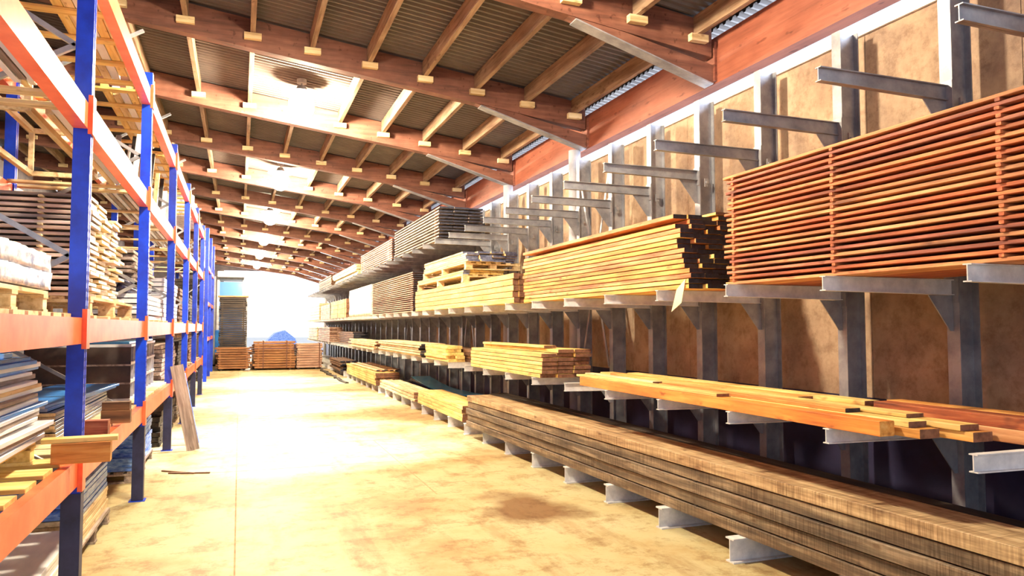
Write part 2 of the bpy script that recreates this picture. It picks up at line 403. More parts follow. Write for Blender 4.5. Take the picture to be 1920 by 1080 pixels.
# purlins and their blocks
PX = [4.36, 3.65, 2.93, 2.22, 1.5, .79, .09, -.66, -1.38, -2.1, -2.82, -3.54, -4.26, -4.98]
for i in range(1, len(RY) - 1):
    a, b_ = RY[i] + .075, RY[i + 1] - .075
    lampbay = (i % 2 == 0)
    for j, pxx in enumerate(PX):
        if (i - 3) % 2 == 0 and j == 5 and True: continue      # lamp hangs here
        zz = zb(pxx) + .17
        o = board('roof_purlin', pxx, (a + b_) / 2, zz, b_ - a, .06, ROOFH - .175, W_PURLIN,
                  'roof purlin, %s from the right wall, between the %s and %s rafters from the camera' % (ORD[j], ORD[i], ORD[i + 1]),
                  'purlin', 'roof purlins')
        bl = bpy.data.objects.new('hanger_block', board_mesh(.2, .07, .075, W_PALE, None)); COL.objects.link(bl)
        bl.parent = o; bl.location = (0, (b_ - a) / 2 - .04, -.0755); bl.rotation_euler = (0, 0, pi / 2)
# lamps
for k in range(-1, 6):
    ly = 11.2 + 6 * k
    lab = 'glowing warm lamp hanging under the roof, %s nearest the camera' % ORD[k] if k >= 0 else 'glowing warm lamp hanging overhead just outside the top of the photo'
    root = empty('pendant_lamp', (.8, ly, zb(.8) + .37), lab, 'lamp', 'warm lamps hanging down the aisle')
    m = MB(); m.tube((0, 0, 0), (0, 0, -.06), .07, 16); m.tube((0, 0, -.06), (0, 0, -.1), .012, 8); m.build('ceiling_mount', STEEL, root)
    m = MB(); m.tube((0, 0, -.1), (0, 0, -.16), .06, 16, .09); m.build('lamp_socket', STEEL, root)
    m = MB(); m.tube((0, 0, -.225), (0, 0, -.17), .27, 32, .07); m.build('added_reflector', STEEL, root)  # cap added to hold upward lamp light off the roof
    m = MB(); prof = [(.06, -.203), (.14, -.24), (.18, -.33), (.18, -.46), (.14, -.56), (.05, -.61)]; n = 16; vs = []
    for r_, z_ in prof: vs += [(r_ * cos(2 * pi * q / n), r_ * sin(2 * pi * q / n), z_) for q in range(n)]
    fs = [(a_ * n + q, a_ * n + (q + 1) % n, (a_ + 1) * n + (q + 1) % n, (a_ + 1) * n + q) for a_ in range(5) for q in range(n)]
    m.add(vs, fs + [tuple(range(n)), tuple(range(5 * n, 6 * n))]); m.build('bulb', BULB, root, True)

for k in (0, 1, 2):      # added spots without fittings, making the bright pool on the floor
    l = bpy.data.lights.new('added_floor_spot', 'SPOT'); l.energy = 2200; l.color = (.9, .95, 1); l.spot_size = radians(64); l.spot_blend = .35; l.shadow_soft_size = .12
    o = bpy.data.objects.new('added_floor_spot', l); COL.objects.link(o); o.location = (.8 + .25 * (k == 1), 11.2 + 6 * k, 4.6)
# round posts under the eaves
for k in range(12):
    py = 9.45 + 3 * k
    m = MB(); m.tube((0, 0, 0), (0, 0, 4.165), .085, 24)
    o = m.build('round_post', CONC_COL); o.location = (4.47, 3.0275 + .935 * round((py + .12 - 3.0275) / .935), 0)
    for p in o.data.polygons: p.use_smooth = len(p.vertices) == 4
    tag(o, 'grey round building post against the right wall, %s from the camera' % ORD[k], 'post', 'round posts along the right wall')

# ================================================================ CANTILEVER RACK (right)
def ycol(k): return 2.56 + .935 * k
T1, T2, T3 = 1.05, 1.95, 3.215
def make_cant():
    root = empty('cantilever_frame', (4.39, ycol(0), 0), '', 'cantilever frame', 'cantilever frames along the right wall')
    m = MB(); p = ibeam_prof(.18, .091, .007, .010)
    m.prism([(v - .09, u) for u, v in p], 'z', .17, 3.93); c = m.build('column', STEEL, root)
    for zq in (3.09, 2.33):
        m = MB(); m.box(-.04, .0, -.06, -.046, zq - .04, zq + .04); m.tube((-.02, -.075, zq), (-.02, -.06, zq), .014, 8); m.build('clamp_bracket', STEEL, c)
    m = MB(); m.prism([(u, v) for u, v in ibeam_prof(.17, .09, .008, .011)], 'x', -1.14, .09); 
    m.build('base_beam', STEEL_PALE, root)
    for z in (T1, T2, T3):
        # tapered I section arm, deeper at the column
        m = MB()
        for x0, x1, h0, h1 in ((-1.14, -.092, .088, .1),):
            for s in (0, 1):
                pass
            b_ = .046; 
            # top flange, web, bottom flange
            m.box(x0, x1, -b_ / 2, b_ / 2, z - .006, z)
            m.add([(x0, -.003, z - h0), (x1, -.003, z - h1), (x1, -.003, z - .006), (x0, -.003, z - .006),
                   (x0, .003, z - h0), (x1, .003, z - h1), (x1, .003, z - .006), (x0, .003, z - .006)],
                  [(0, 1, 2, 3), (7, 6, 5, 4), (0, 4, 5, 1), (3, 2, 6, 7), (0, 3, 7, 4), (1, 5, 6, 2)])
            m.add([(x, y_, zz) for y_ in (-b_ / 2, b_ / 2) for x, zz in ((x0, z - h0), (x1, z - h1), (x1, z - h1 + .006), (x0, z - h0 + .006))],
                  [(0, 1, 2, 3), (7, 6, 5, 4), (0, 4, 5, 1), (3, 2, 6, 7), (0, 3, 7, 4), (1, 5, 6, 2)])
        a = m.build('arm', STEEL_PALE if z < 3 else STEEL, root)
        m = MB(); m.prism([(-.3, z - .102), (-.092, z - .102), (-.092, z - .33), (-.12, z - .33)], 'y', -.004, .004)
        m.build('gusset_plate', STEEL, a)
        m = MB(); m.box(-.1, -.091, -.05, .05, z - .15, z + .03); m.build('arm_plate', STEEL, a)
    return root
cant = make_cant()
NC = 40
for k in range(NC):
    o = cant if k == 0 else copy_tree(cant)
    o.location = (4.39, ycol(k), 0)
    o['label'] = 'grey steel cantilever frame with arms on the right wall, %s' % (
        'nearest the camera' if k == 0 else ('%s from the camera' % ORD[k] if k < 38 else ('last but one' if k == 38 else 'farthest from the camera')))
# X ties between some columns
for n_, (ka, kb) in enumerate(((6, 7), (12, 13), (18, 19))):
    m = MB(); A = (4.31, ycol(ka) + .075, 1.15); B_ = (4.31, ycol(kb) - .075, 3.6)
    m.bar(A, B_, .008, .04); m.bar((4.322, A[1], B_[2]), (4.322, B_[1], A[2]), .008, .04)
    tag(m.build('cross_brace', STEEL), 'crossed steel flat braces between two cantilever columns, %s set from the camera' % ORD[n_], 'brace', 'crossed braces of the cantilever rack')

e = .002
ST = T2 + e
stack('tall red stack at right', 'red-brown', 3.335, 1.35, 4.53, ST, 21, .0212, .0175, [.25, .25, .25], W_RED, jit=.035, stickers=[2.44, 3.49, 4.44], smat=W_RED, sw=.026, vis=1, mats=[W_RED, W_ORANGE2, W_RED2, W_RED, W_COPPER])
for r in range(20): fill_box(W_RED, 3.71, 1.5, ST + r * .0387 + .0212, .03, .77, .0165, 0)
# B: orange boards, black ends
stack('orange stack with black ends', 'orange', 3.345, 5.02, 8.68, ST, 15, .0365, .0055, [.13, .135, .14, .14], W_ORANGE, jit=.05, endm=END_BLACK, lean=.016, rzj=.001, wgap=.0015, top_skip=((1, 0), ), mats=[W_ORANGE, W_ORANGE, W_ORANGE2, W_YELLOW])
bz = ST + 15 * .042 + .002
for i, (xx, ya, yb) in enumerate(((3.56, 5.6, 8.0), (3.78, 5.2, 8.3))):
    board('board', xx, (ya + yb) / 2, bz, yb - ya, .14, .022, W_YELLOW, 'loose yellow board lying on the orange stack, %s' % ('aisle side' if i == 0 else 'wall side'), 'board', 'loose boards on the orange stack', rz=.01, endm=END_BROWN)
# tag card hanging from the B pack
m = MB(); m.add([(0, -.11, 0), (0, .02, -.08), (0, .1, -.26), (0, -.05, -.19)], [(0, 1, 2, 3)])
m.add([(.002, -.11, 0), (.002, .02, -.08), (.002, .1, -.26), (.002, -.05, -.19)], [(3, 2, 1, 0)])
m.add([], []); n0 = 0
m.f += [(0, 1, 5, 4), (1, 2, 6, 5), (2, 3, 7, 6), (3, 0, 4, 7)]; m.mi += [0] * 4
o = m.build('hanging_tag', PAPER); o.location = (3.3365, 5.18, 2.03); tag(o, 'cream card tag hanging by one corner below the orange pack', 'tag')
# C1: yellow sawn timbers
stack('square yellow timber pack', 'yellow', 3.3, 8.95, 14.6, ST, 5, .0725, .006, [.075] * 8, W_YELLOW, jit=.03, endm=END_BROWN, name='timber_beam', cat='timber', vis=2)
cz = ST + 5 * .0785
# C2: two pallets and pale boards
def pallet(x, y, z, Lx, Ly, label, grp, rz=0, mat=None, h=.12, nb=7):
    root = empty('pallet', (x, y, z), label, 'pallet', grp, rz); mat = mat or W_PALE
    for i in range(3):
        yy = -Ly / 2 + .05 + i * (Ly - .1) / 2
        for j in range(3):
            mm = MB(); xx = -Lx / 2 + .06 + j * (Lx - .12) / 2; mm.box(xx - .055, xx + .055, yy - .045, yy + .045, .0195, h - .0415); mm.build('block', mat, root)
        mm = MB(); mm.box(-Lx / 2, Lx / 2, yy - .05, yy + .05, 0, .019); mm.build('bottom_board', mat, root)
        mm = MB(); mm.box(-Lx / 2, Lx / 2, yy - .05, yy + .05, h - .041, h - .021); mm.build('stringer_board', mat, root)
    for i in range(nb):
        xx = -Lx / 2 + .045 + i * (Lx - .09) / (nb - 1)
        mm = MB(); mm.box(xx - .043, xx + .043, -Ly / 2, Ly / 2, h - .02, h); mm.build('deck_board', mat, root)
    return root
g = 'pallets on the yellow timber pack'
pallet(3.76, 12.85, cz + .001, .92, 3.2, 'long pale pallet lying directly on the yellow timber pack', g, h=.13, nb=6)
stack('thin pack between the pallets', 'pale', 3.31, 11.25, 14.4, cz + .132, 2, .032, .002, [.11] * 6, W_YELLOW, jit=.03, endm=END_BLUE, vis=1)
pallet(3.78, 12.6, cz + .201, .92, 2.9, 'long pale pallet second up on the yellow timber pack', g, h=.12, nb=6)
stack('loose pile on the upper pallet', 'whitish', 3.33, 11.1, 13.9, cz + .322, 5, .034, .002, [.2] * 4, W_PALE, jit=.12, endm=END_BLUE, lean=.03, rzj=.006, wgap=.012)
# D stickered
stack('stickered stack beside the wrapped pack', 'grey-brown', 3.33, 14.95, 20.0, ST, 19, .0225, .022, [.22] * 3, W_PINK, jit=.03, endm=END_BLACK, stickers=[15.1, 19.8], smat=W_BROWN, vis=1)
# E wrapped pack
m = MB(); n = 14
def wrapped(x0, x1, y0, y1, z0, z1, amp, nx=6, ny=22, nz=8):
    m = MB(); idx = {}
    import itertools
    def vid(i, j, k):
        key = (i, j, k)
        if key not in idx:
            x = x0 + (x1 - x0) * i / nx; yy = y0 + (y1 - y0) * j / ny; z = z0 + (z1 - z0) * k / nz
            a = amp * (R() - .5) * 2
            if 0 < k: x += a; yy += a * .6; z += a * .5 if k < nz else a * .3
            idx[key] = len(m.v); m.v.append((x, yy, z))
        return idx[key]
    for j in range(ny):
        for k in range(nz):
            for i in (0, nx): m.f.append((vid(i, j, k), vid(i, j + 1, k), vid(i, j + 1, k + 1), vid(i, j, k + 1)))
        for i in range(nx):
            for k in (0, nz): m.f.append((vid(i, j, k), vid(i + 1, j, k), vid(i + 1, j + 1, k), vid(i, j + 1, k)))
    for i in range(nx):
        for k in range(nz):
            for j in (0, ny): m.f.append((vid(i, j, k), vid(i + 1, j, k), vid(i + 1, j, k + 1), vid(i, j, k + 1)))
    m.mi = [0] * len(m.f); return m
o = wrapped(3.36, 4.1, 20.3, 24.6, ST + .012, 2.8, .012).build('wrapped_pack', TARP, None, True)
tag(o, 'timber pack wrapped in cream sheet on the middle shelf', 'wrapped pack')
pack('small yellow strapped timber pack beyond the cream wrapped one', 3.3, 24.9, 29.3, ST, 4, .15, .006, [.24] * 3, W_YELLOW, endm=END_BROWN, straps=(.06, .5))
pack('small brown timber pack beyond the small yellow one, middle shelf', 3.32, 29.7, 33.2, ST, 3, .19, .004, [.24] * 3, W_PINK, jit=.02, endm=END_BLACK)
pack('farthest pale timber pack on the middle shelf of the right rack', 3.3, 33.7, 38.5, ST, 6, .11, .012, [.24] * 3, W_PALE, jit=.05)

# T3
ST3 = T3 + e
stack('near stack on the top shelf', 'grey', 3.36, 13.0, 17.1, ST3, 11, .030, .028, [.27] * 3, W_GREY, jit=.04, endm=END_BLACK, stickers=[13.25, 16.9], smat=W_BROWN, wgap=.012)
pack('second stickered grey-brown stack on the top shelf of the right rack', 3.36, 17.4, 22.2, ST3, 10, .03, .024, [.3] * 2, W_PINK, endm=END_BLACK)
pack('whitish plank pack on the top shelf beyond the two stickered stacks', 3.3, 22.8, 28.4, ST3, 6, .05, .008, [.24] * 2, W_PALE, jit=.3)
pack('brown plank pack on the top shelf near the far end', 3.3, 29.2, 34.0, ST3, 7, .05, .012, [.24] * 2, W_BROWN, jit=.1)

# T1: orange boards (I)
S1 = T1 + e
gi = 'orange boards on the near lower shelf'
def bi(xa, xb, ya, yb, z, th, mat, lab, rz=0, endm=END_BROWN, name='board', g_=None):
    return board(name, (xa + xb) / 2, (ya + yb) / 2, z, yb - ya, xb - xa, th, mat, lab, 'board', g_ or gi, rz, endm)
bi(3.27, 3.375, 3.12, 6.9, S1, .082, W_ORANGE3, 'thick orange beam along the front edge of the near lower shelf', endm=W_ORANGE, name='timber_beam')
bi(3.40, 3.54, 2.98, 6.85, S1, .05, W_ORANGE, 'orange plank right behind the thick front beam, lower layer')
bi(3.56, 3.70, 2.80, 6.7, S1, .05, W_ORANGE, 'orange plank, third from the aisle in the lower layer of the near lower shelf')
bi(3.72, 3.86, 3.72, 7.6, S1, .05, W_ORANGE, 'orange plank, fourth from the aisle in the lower layer of the near lower shelf')
bi(3.88, 4.04, 3.75, 7.6, S1, .05, W_ORANGE, 'orange plank nearest the wall in the lower layer of the near lower shelf')
bi(3.40, 3.53, 3.05, 7.0, S1 + .051, .032, W_YELLOW, 'yellow plank lying behind the thick front beam with its end by the beam end')
bi(3.545, 3.68, 2.86, 6.6, S1 + .051, .032, W_YELLOW, 'yellow plank whose near end juts farthest toward the camera')
bi(3.70, 3.84, 3.8, 7.4, S1 + .051, .03, W_YELLOW, 'yellow plank in the middle of the second layer')
bi(3.86, 4.02, 3.75, 7.6, S1 + .051, .03, W_YELLOW, 'yellow plank at the wall side of the second layer')
bi(3.28, 3.39, 4.6, 7.0, S1 + .0835, .022, W_YELLOW, 'thin yellow board on top of the front beam far part')
bi(3.405, 3.52, 3.5, 5.6, S1 + .084, .024, W_ORANGE, 'short orange board on top with a dark near end', endm=END_BLACK)
bi(3.53, 3.66, 3.18, 6.2, S1 + .084, .022, W_YELLOW, 'thin yellow board on top, second from the aisle')
bi(3.67, 3.8, 4.2, 7.0, S1 + .084, .024, W_ORANGE, 'thin orange board on top, third from the aisle')
bi(3.82, 3.95, 3.76, 6.9, S1 + .084, .03, W_YELLOW, 'top yellow board at the wall side')
bi(3.405, 3.5, 5.7, 7.05, S1 + .084, .03, W_PALE, 'short pale board at the far end on top of the orange boards')
gb = 'brown planks at the right edge'
bi(3.715, 3.865, 1.2, 3.66, S1, .07, W_COPPER, 'thick brown plank at the right edge, front one of the lower layer', g_=gb)
bi(3.875, 4.03, 1.2, 3.68, S1, .07, W_COPPER, 'thick brown plank at the right edge, wall side of the lower layer', g_=gb)
bi(3.73, 3.86, 1.2, 3.6, S1 + .071, .06, W_RED, 'red-brown plank on top at the right edge, front one', g_=gb)
bi(3.88, 4.01, 1.2, 3.64, S1 + .071, .06, W_ORANGE, 'orange plank on top at the right edge, next to the wall', g_=gb)
o = board('board', 4.16, 2.1, S1 + .002, 1.5, .025, .25, W_RED, 'dull red board standing on edge against the cantilever columns at the right edge', 'board', None)
# J: yellow pack
stack('yellow pack on the lower shelf', 'light yellow', 3.29, 7.98, 10.75, S1, 7, .0425, .0055, [.19, .2, .21], W_YELLOW, jit=.035, endm=END_BROWN, lean=-.004, wgap=.012, vis=3, top_skip=((0, 0), ))
bi(3.46, 3.62, 8.3, 10.7, S1 + 7 * .048, .03, W_YELLOW, 'single light yellow board crowning the yellow pack on the lower shelf', g_='top boards of the yellow pack')
stack('small pale pack, lower shelf', 'pale', 3.3, 12.1, 13.7, S1, 5, .05, .003, [.14, .14], W_YELLOW, jit=.1, lean=.03, rzj=.006, vis=1)
pack('dark-ended brown pack behind the small pale one, lower shelf', 3.62, 11.6, 13.6, S1, 4, .05, .004, [.13, .14, .13], W_BROWN, jit=.1, endm=END_BLACK)
stack('loose whitish pile, lower shelf', 'whitish', 3.3, 14.1, 18.7, S1, 6, .035, .01, [.16, .16, .16], W_PALE, jit=.25, endm=END_BLACK, rzj=.008, lean=.03, wgap=.025, vis=2, stickers=[14.8, 18.2], smat=W_BROWN)
pack('loose yellow board pile on the lower shelf past the whitish pile', 3.3, 19.2, 24.0, S1, 5, .035, .008, [.18, .18], W_PALE, jit=.4, endm=END_BROWN, wgap=.03, cat='board pile', name='board_pile')
pack('dark board pile on the far lower shelf of the right rack', 3.5, 24.6, 28.6, S1, 7, .05, .01, [.25, .25], W_BROWN, jit=.1, endm=END_BLACK, cat='board pile', name='board_pile')
pack('pinkish stickered pack on the far lower shelf of the right rack', 3.25, 29.2, 33.5, S1, 8, .06, .012, [.25, .25], W_PINK, jit=.1)
pack('last pale pack on the far lower shelf of the right rack', 3.25, 34, 38.5, S1, 8, .06, .012, [.25, .25], W_PALE, jit=.1)

# base level: rough sawn beams
SB = .17 + e
gbm = 'rough sawn beams along the floor at the right'
skew = .026
for r in range(5):
    for i in range(1):
        z = SB + r * .0925
        xx = 3.49 + [0, .012, -.004, .014, .004][r]; W = .36
        board('timber_beam', xx + (R() - .5) * .006, 6.15 + (R() - .5) * .05, z, 9.0 + (R() - .5) * .06, W, .083, W_BEAM_LIT if r == 4 else W_BEAM,
              'long rough sawn beam of the floor-level stack at right, %s' % ('topmost' if r == 4 else 'lowest' if r == 0 else '%s from top' % ORD[4 - r]),
              'beam', gbm, rz=skew, endm=END_BROWN)
        if r < 4:
            for j, sy in enumerate((2.2, 5.0, 7.8, 10.4)):
                board('spacer_stick', xx + .026 * (6.15 - sy), sy, z + .083, .34, .03, .0085, W_DARK,
                      'spacer strip under the %s rough sawn beam, counting from top, %s along' % (ORD[3 - r].replace('first', 'topmost'), ORD[j]), 'spacer stick', 'spacer strips in the rough sawn stack', rz=pi / 2 + skew)
for r in range(4):
    for i, xx in enumerate((3.96, 4.13)):
        board('timber_beam', xx + (R() - .5) * .01, 6.4 + (R() - .5) * .1, SB + r * .094, 10.6, .15, .09, W_DARK,
              'blackened beam behind the rough sawn stack, %s row, %s' % ('front' if i == 0 else 'wall side', 'top' if r == 3 else 'bottom' if r == 0 else '%s from top' % ORD[3 - r]),
              'beam', 'blackened beams behind the rough sawn stack', endm=END_BROWN)
stack('yellow floor-level pack', 'yellow', 3.27, 11.15, 14.2, SB, 4, .058, .004, [.16, .16, .16], W_YELLOW, jit=.03, endm=END_BROWN, vis=2)
stack('open floor-level pile', 'pale', 3.25, 14.5, 18.2, SB, 3, .05, .012, [.13, .13, .13], W_PALE, jit=.12, endm=END_BROWN, rzj=.004, wgap=.03, stickers=[14.9, 17.8])
pack('long yellow floor-level timber pile farther along the right rack', 3.22, 18.7, 24.0, SB, 5, .058, .005, [.2, .2, .2], W_YELLOW, jit=.06, endm=END_BROWN, cat='board pile', name='board_pile')
zz = SB + 5 * .063
for i in range(6):
    board('board', 3.33 + .11 * i, 20.9 + R() * .6, zz + .014, 4.2, .085, .028, [W_PALE, W_COPPER][i % 2], 'loose board thrown on the long yellow floor-level pile, %s from the aisle' % ORD[i], 'board', 'loose boards on the long yellow pile', rz=.02, endm=END_BLACK)
pack('dark scrap timber pile on the far floor-level beams at right', 3.2, 25, 28.5, SB, 5, .05, .02, [.15, .15, .15], W_BROWN, jit=.3, endm=END_BLACK, wgap=.04, cat='board pile', name='board_pile')
# glossy blue sheets sagging behind the pale packs
for i in range(7):
    m = MB(); n = 24; L_ = 5.0 - i * .12; W = .44; t_ = .012
    pts = [(-L_ / 2 + L_ * q / n) for q in range(n + 1)]
    def hz(u): return .12 * (abs(2 * u / L_)) ** 1.5 * (1 if u > 0 else .35)
    vs = []
    for u in pts: vs += [(-W / 2, u, hz(u)), (W / 2, u, hz(u)), (W / 2, u, hz(u) + t_), (-W / 2, u, hz(u) + t_)]
    fs = [(0, 1, 2, 3), (4 * n + 3, 4 * n + 2, 4 * n + 1, 4 * n)]
    for q in range(n):
        for s in range(4): fs.append((4 * q + s, 4 * q + (s + 1) % 4, 4 * q + 4 + (s + 1) % 4, 4 * q + 4 + s))
    m.add(vs, fs); o = m.build('plastic_sheet', CYAN if i == 6 else BLUE_DARK, None)
    o.location = (4.045, 15.2, SB + .001 + i * .028)
    tag(o, ('glossy sky-blue sheet on top of the sagging dark sheets by the wall' if i == 6 else 'dark blue sagging sheet by the right wall, %s from the top' % ORD[6 - i]), 'sheet', 'sagging sheets near floor level')

# ================================================================ FAR END
for j, xx in enumerate((-.62, .12, .6, 1.85, 2.15, 2.8)):
    board('bearer_block', xx, 29.9, 0, .55, .09, .07, W_DARK, 'dark bearer block under the end-of-aisle bundles, %s from the left' % ORD[j], 'bearer', 'bearers under the end-of-aisle bundles')
pack('left copper-brown bundle lying across the end of the aisle', 29.6, -.78, .40, .072, 9, .07, .02, [.26, .26], W_COPPER, jit=.07, along='x')
pack('wide strapped orange-brown bundle across the middle of the aisle end', 29.55, .54, 2.0, .072, 11, .074, .02, [.28, .28], W_COPPER, jit=.05, along='x', straps=(.2, .78))
pack('right light-brown bundle lying across the end of the aisle', 29.62, 2.09, 3.02, .072, 10, .08, .014, [.26, .26], W_PINK, jit=.03, along='x', straps=(.1,))
pack('added low dark bundle behind the wide strapped bundle at the aisle end', 30.3, .42, 3.1, 0, 12, .07, .01, [.26], W_BROWN, jit=.05, along='x')  # added to block the bright gaps between the bundles
pack('tall dark timber stack at the end of the aisle', 30.25, -.72, .24, 0, 33, .07, .014, [.3, .3], W_DARK, jit=.03, along='x', straps=())
board('board', -.24, 30.55, 33 * .084, 1.1, .6, .05, W_COPPER, 'brown cover board on the tall dark stack at the aisle end', 'board', None, rz=pi / 2)
# forklift behind the tall stack
fk = empty('forklift_truck', (-.35, 33.2, 0), 'white and blue forklift truck cab rising behind the tall dark stack', 'forklift')
m = MB(); m.box(-.6, .6, -.2, 2.2, .45, 1.5); m.box(-.55, .55, 1.2, 2.3, 1.5, 1.9); m.build('chassis', BLUE_LAM, fk, bevel=.04)
m = MB()
for sx in (-.5, .5):
    m.box(sx - .05, sx + .05, -.1, 0, 1.5, 3.6); m.box(sx - .05, sx + .05, 1.1, 1.2, 1.9, 3.6)
m.build('cab_frame', WHITE_LAM, fk, bevel=.01)
m = MB(); m.box(-.45, .45, -.08, -.06, 2.9, 3.5); m.build('windscreen', GLASS, fk)
m = MB(); m.box(-.45, .45, -.09, -.05, 1.55, 2.85); m.build('front_panel', BLUE_LAM, fk)
m = MB(); m.box(-.55, .55, -.25, 1.3, 3.69, 3.95); m.build('cab_roof', WHITE_LAM, fk, bevel=.04)
m = MB(); m.box(-.5, .5, -.2, 1.25, 3.6, 3.688); m.build('roof_edge_seal', BLACK, fk)
for sx in (-.55, .55):
    for sy in (.2, 1.8):
        m = MB(); m.tube((sx - .12, sy, .4), (sx + .12, sy, .4), .4, 24); m.build('wheel', BLACK, fk)
for sx in (-.62, .62):
    m = MB(); m.box(sx - .03, sx + .03, -.5, -.42, .1, 3.7); m.build('mast_rail', STEEL, fk)
# outside beyond the gable
m = MB(); prof = [(0, 0), (4.2, 0), (3.8, .8), (2.6, 1.4), (1.5, 1.2), (.5, .6)]
m.prism([(a * .62, b) for a, b in prof], 'y', 0, 3); o = m.build('tarpaulin_heap', BLUE_FILM); o.location = (1.6, 58, -.05); tag(o, 'blue tarpaulin covered heap outside the open far end', 'heap')

# floor debris: dark board offcuts far right
for j in range(7):
    board('board_offcut', 2.92, 22.4 + j * 1.05, .001, 1.0, .1, .035 + .01 * (j % 3), W_DARK, 'dark offcut lying on the floor beside the far floor beams, %s from the camera' % ORD[j], 'offcut', 'dark offcuts on the far floor', rz=(R() - .5) * .3)

# expansion joints: fine dark grooves
m = MB(); m.box(-.008, .004, 3.0, 29.4, .0002, .0012); m.box(-.6, 2.9, 10.9, 10.915, .0002, .0012); m.box(-.6, 3.1, 9.1, 9.115, .0002, .0012); m.box(1.85, 1.862, 7.2, 10.9, .0002, .0012)
tag(m.build('trim_3', plain('joint_dirt', (.35, .22, .12), (.55, .38, .2), 9, .9)), kind='structure')

# ================================================================ PALLET RACK (left)
XF, XB = -.88, -2.0
PY = [1.9, 4.9, 7.92, 10.95, 13.9, 16.7, 19.6]
LV = [.74, 1.55, 2.80, 3.80]       # underside of beams
BH = .15
rack = empty('pallet_rack', (XF, 2, 0), 'long blue and orange pallet rack along the left of the aisle', 'pallet rack')
def R2(x, y, z): return (x - XF, y - 2, z)
for y_ in PY:
    for x_ in (XF, XB):
        top = 4.12
        m = MB()     # open C profile with perforated look
        X, Y, Z = R2(x_, y_, 0)
        m.prism([(X - .045, Y - .04), (X + .045, Y - .04), (X + .045, Y - .01), (X + .03, Y - .01), (X + .03, Y + .01), (X + .045, Y + .01), (X + .045, Y + .04), (X - .045, Y + .04)], 'z', .006, top)
        if y_ < 12 and x_ == XF:
            z = .75
            while z < top - .1:
                for dy in (-.025, .025): m.box(X + .0445, X + .0457, Y + dy - .005, Y + dy + .005, z, z + .02, 1)
                z += .05
        p = m.build('upright_post', [BLUE, BLACK], rack)
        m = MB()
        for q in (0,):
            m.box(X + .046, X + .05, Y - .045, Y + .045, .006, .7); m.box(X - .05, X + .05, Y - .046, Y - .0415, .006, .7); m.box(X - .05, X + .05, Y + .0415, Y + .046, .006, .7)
        if x_ == XF: m.build('post_shade_sleeve', POST_SHADE, p)  # added sleeve, carries the shadow tone of the lower post
        m = MB(); m.box(X - .07, X + .07, Y - .07, Y + .07, 0, .006); m.build('foot_plate', BLUE, p)
    m = MB(); z = .2; s = 0
    while z < 4.0:
        a, b_ = (XF - .05, XB + .05) if s else (XB + .05, XF - .05)
        m.bar(R2(a, y_, z), R2(b_, y_, z + .62), .03, .03); z += .62; s = 1 - s
    m.build('frame_brace', STEEL, rack)
for i in range(len(PY) - 1):
    ya, yb = PY[i] + .042, PY[i + 1] - .042
    for z_ in LV:
        for x_ in (XF, XB):
            m = MB(); X = x_ - XF; dx = .0 if x_ == XF else 0
            m.box(X - .02, X + .03, ya - 2, yb - 2, z_, z_ + BH)
            m.box(X - .045, X - .0201, ya - 2, yb - 2, z_, z_ + BH - .03)
            b = m.build('beam', ORANGE, rack)
            if x_ == XF:
                for ye in (ya, yb):
                    s = 1 if ye == yb else -1
                    m = MB(); yy = ye - 2
                    m.box(X + .0302, X + .056, min(yy - s * .004, yy + s * .044), max(yy - s * .004, yy + s * .044), z_ - .03, z_ + BH + .05)
                    m.build('beam_connector', ORANGE, b)
# cross bearers on levels
DECKG = 'deck boards'
def deck(i, z_, n, mat, w_=.1, what='wooden', th=.022, x0=XF - .02, x1=XB + .02, lab=''):
    ya, yb = PY[i] + .08, PY[i + 1] - .08
    for j in range(n):
        yy = ya + w_ / 2 + (yb - ya - w_) * j / (n - 1)
        board('deck_board', (x0 + x1) / 2, yy, z_ + BH + .001, abs(x1 - x0), w_, th, mat,
              '%s deck board, %s, %s from the camera' % (what, lab, ORD[j]), 'deck board', '%s deck boards of the rack, %s' % (what, lab), rz=pi / 2)
deck(0, LV[0], 9, W_YELLOW, .2, 'yellowish', lab='low shelf of the nearest bay')
deck(1, LV[0], 12, W_PALE, .2, 'pale', lab='low shelf of the second bay')
deck(2, LV[0], 12, W_PALE, .2, 'pale', lab='low shelf of the third bay')
deck(0, LV[1], 12, W_PALE, .18, 'pale', lab='middle shelf of the nearest bay')
deck(1, LV[1], 6, W_PALE, .1, 'pale', lab='middle shelf of the second bay')
deck(2, LV[1], 6, W_PALE, .1, 'pale', lab='middle shelf of the third bay')
for i in range(1, 5):
    deck(i, LV[3], 6, W_YELLOW, .1, 'bright yellow', lab='topmost shelf of bay ' + ['', 'two', 'three', 'four', 'five'][i])
for i in range(3, 6):
    deck(i, LV[0], 5, W_PALE, .1, 'pale', lab='low shelf of the %s bay' % ORD[i]); deck(i, LV[1], 5, W_PALE, .1, 'pale', lab='middle shelf of the %s bay' % ORD[i])
for i in range(0, 6):
    deck(i, LV[2], 2 if i < 2 else 3, W_PALE, .1, 'pale', lab='upper shelf of the %s bay' % ORD[i])
ZL = [z + BH + .024 for z in LV]

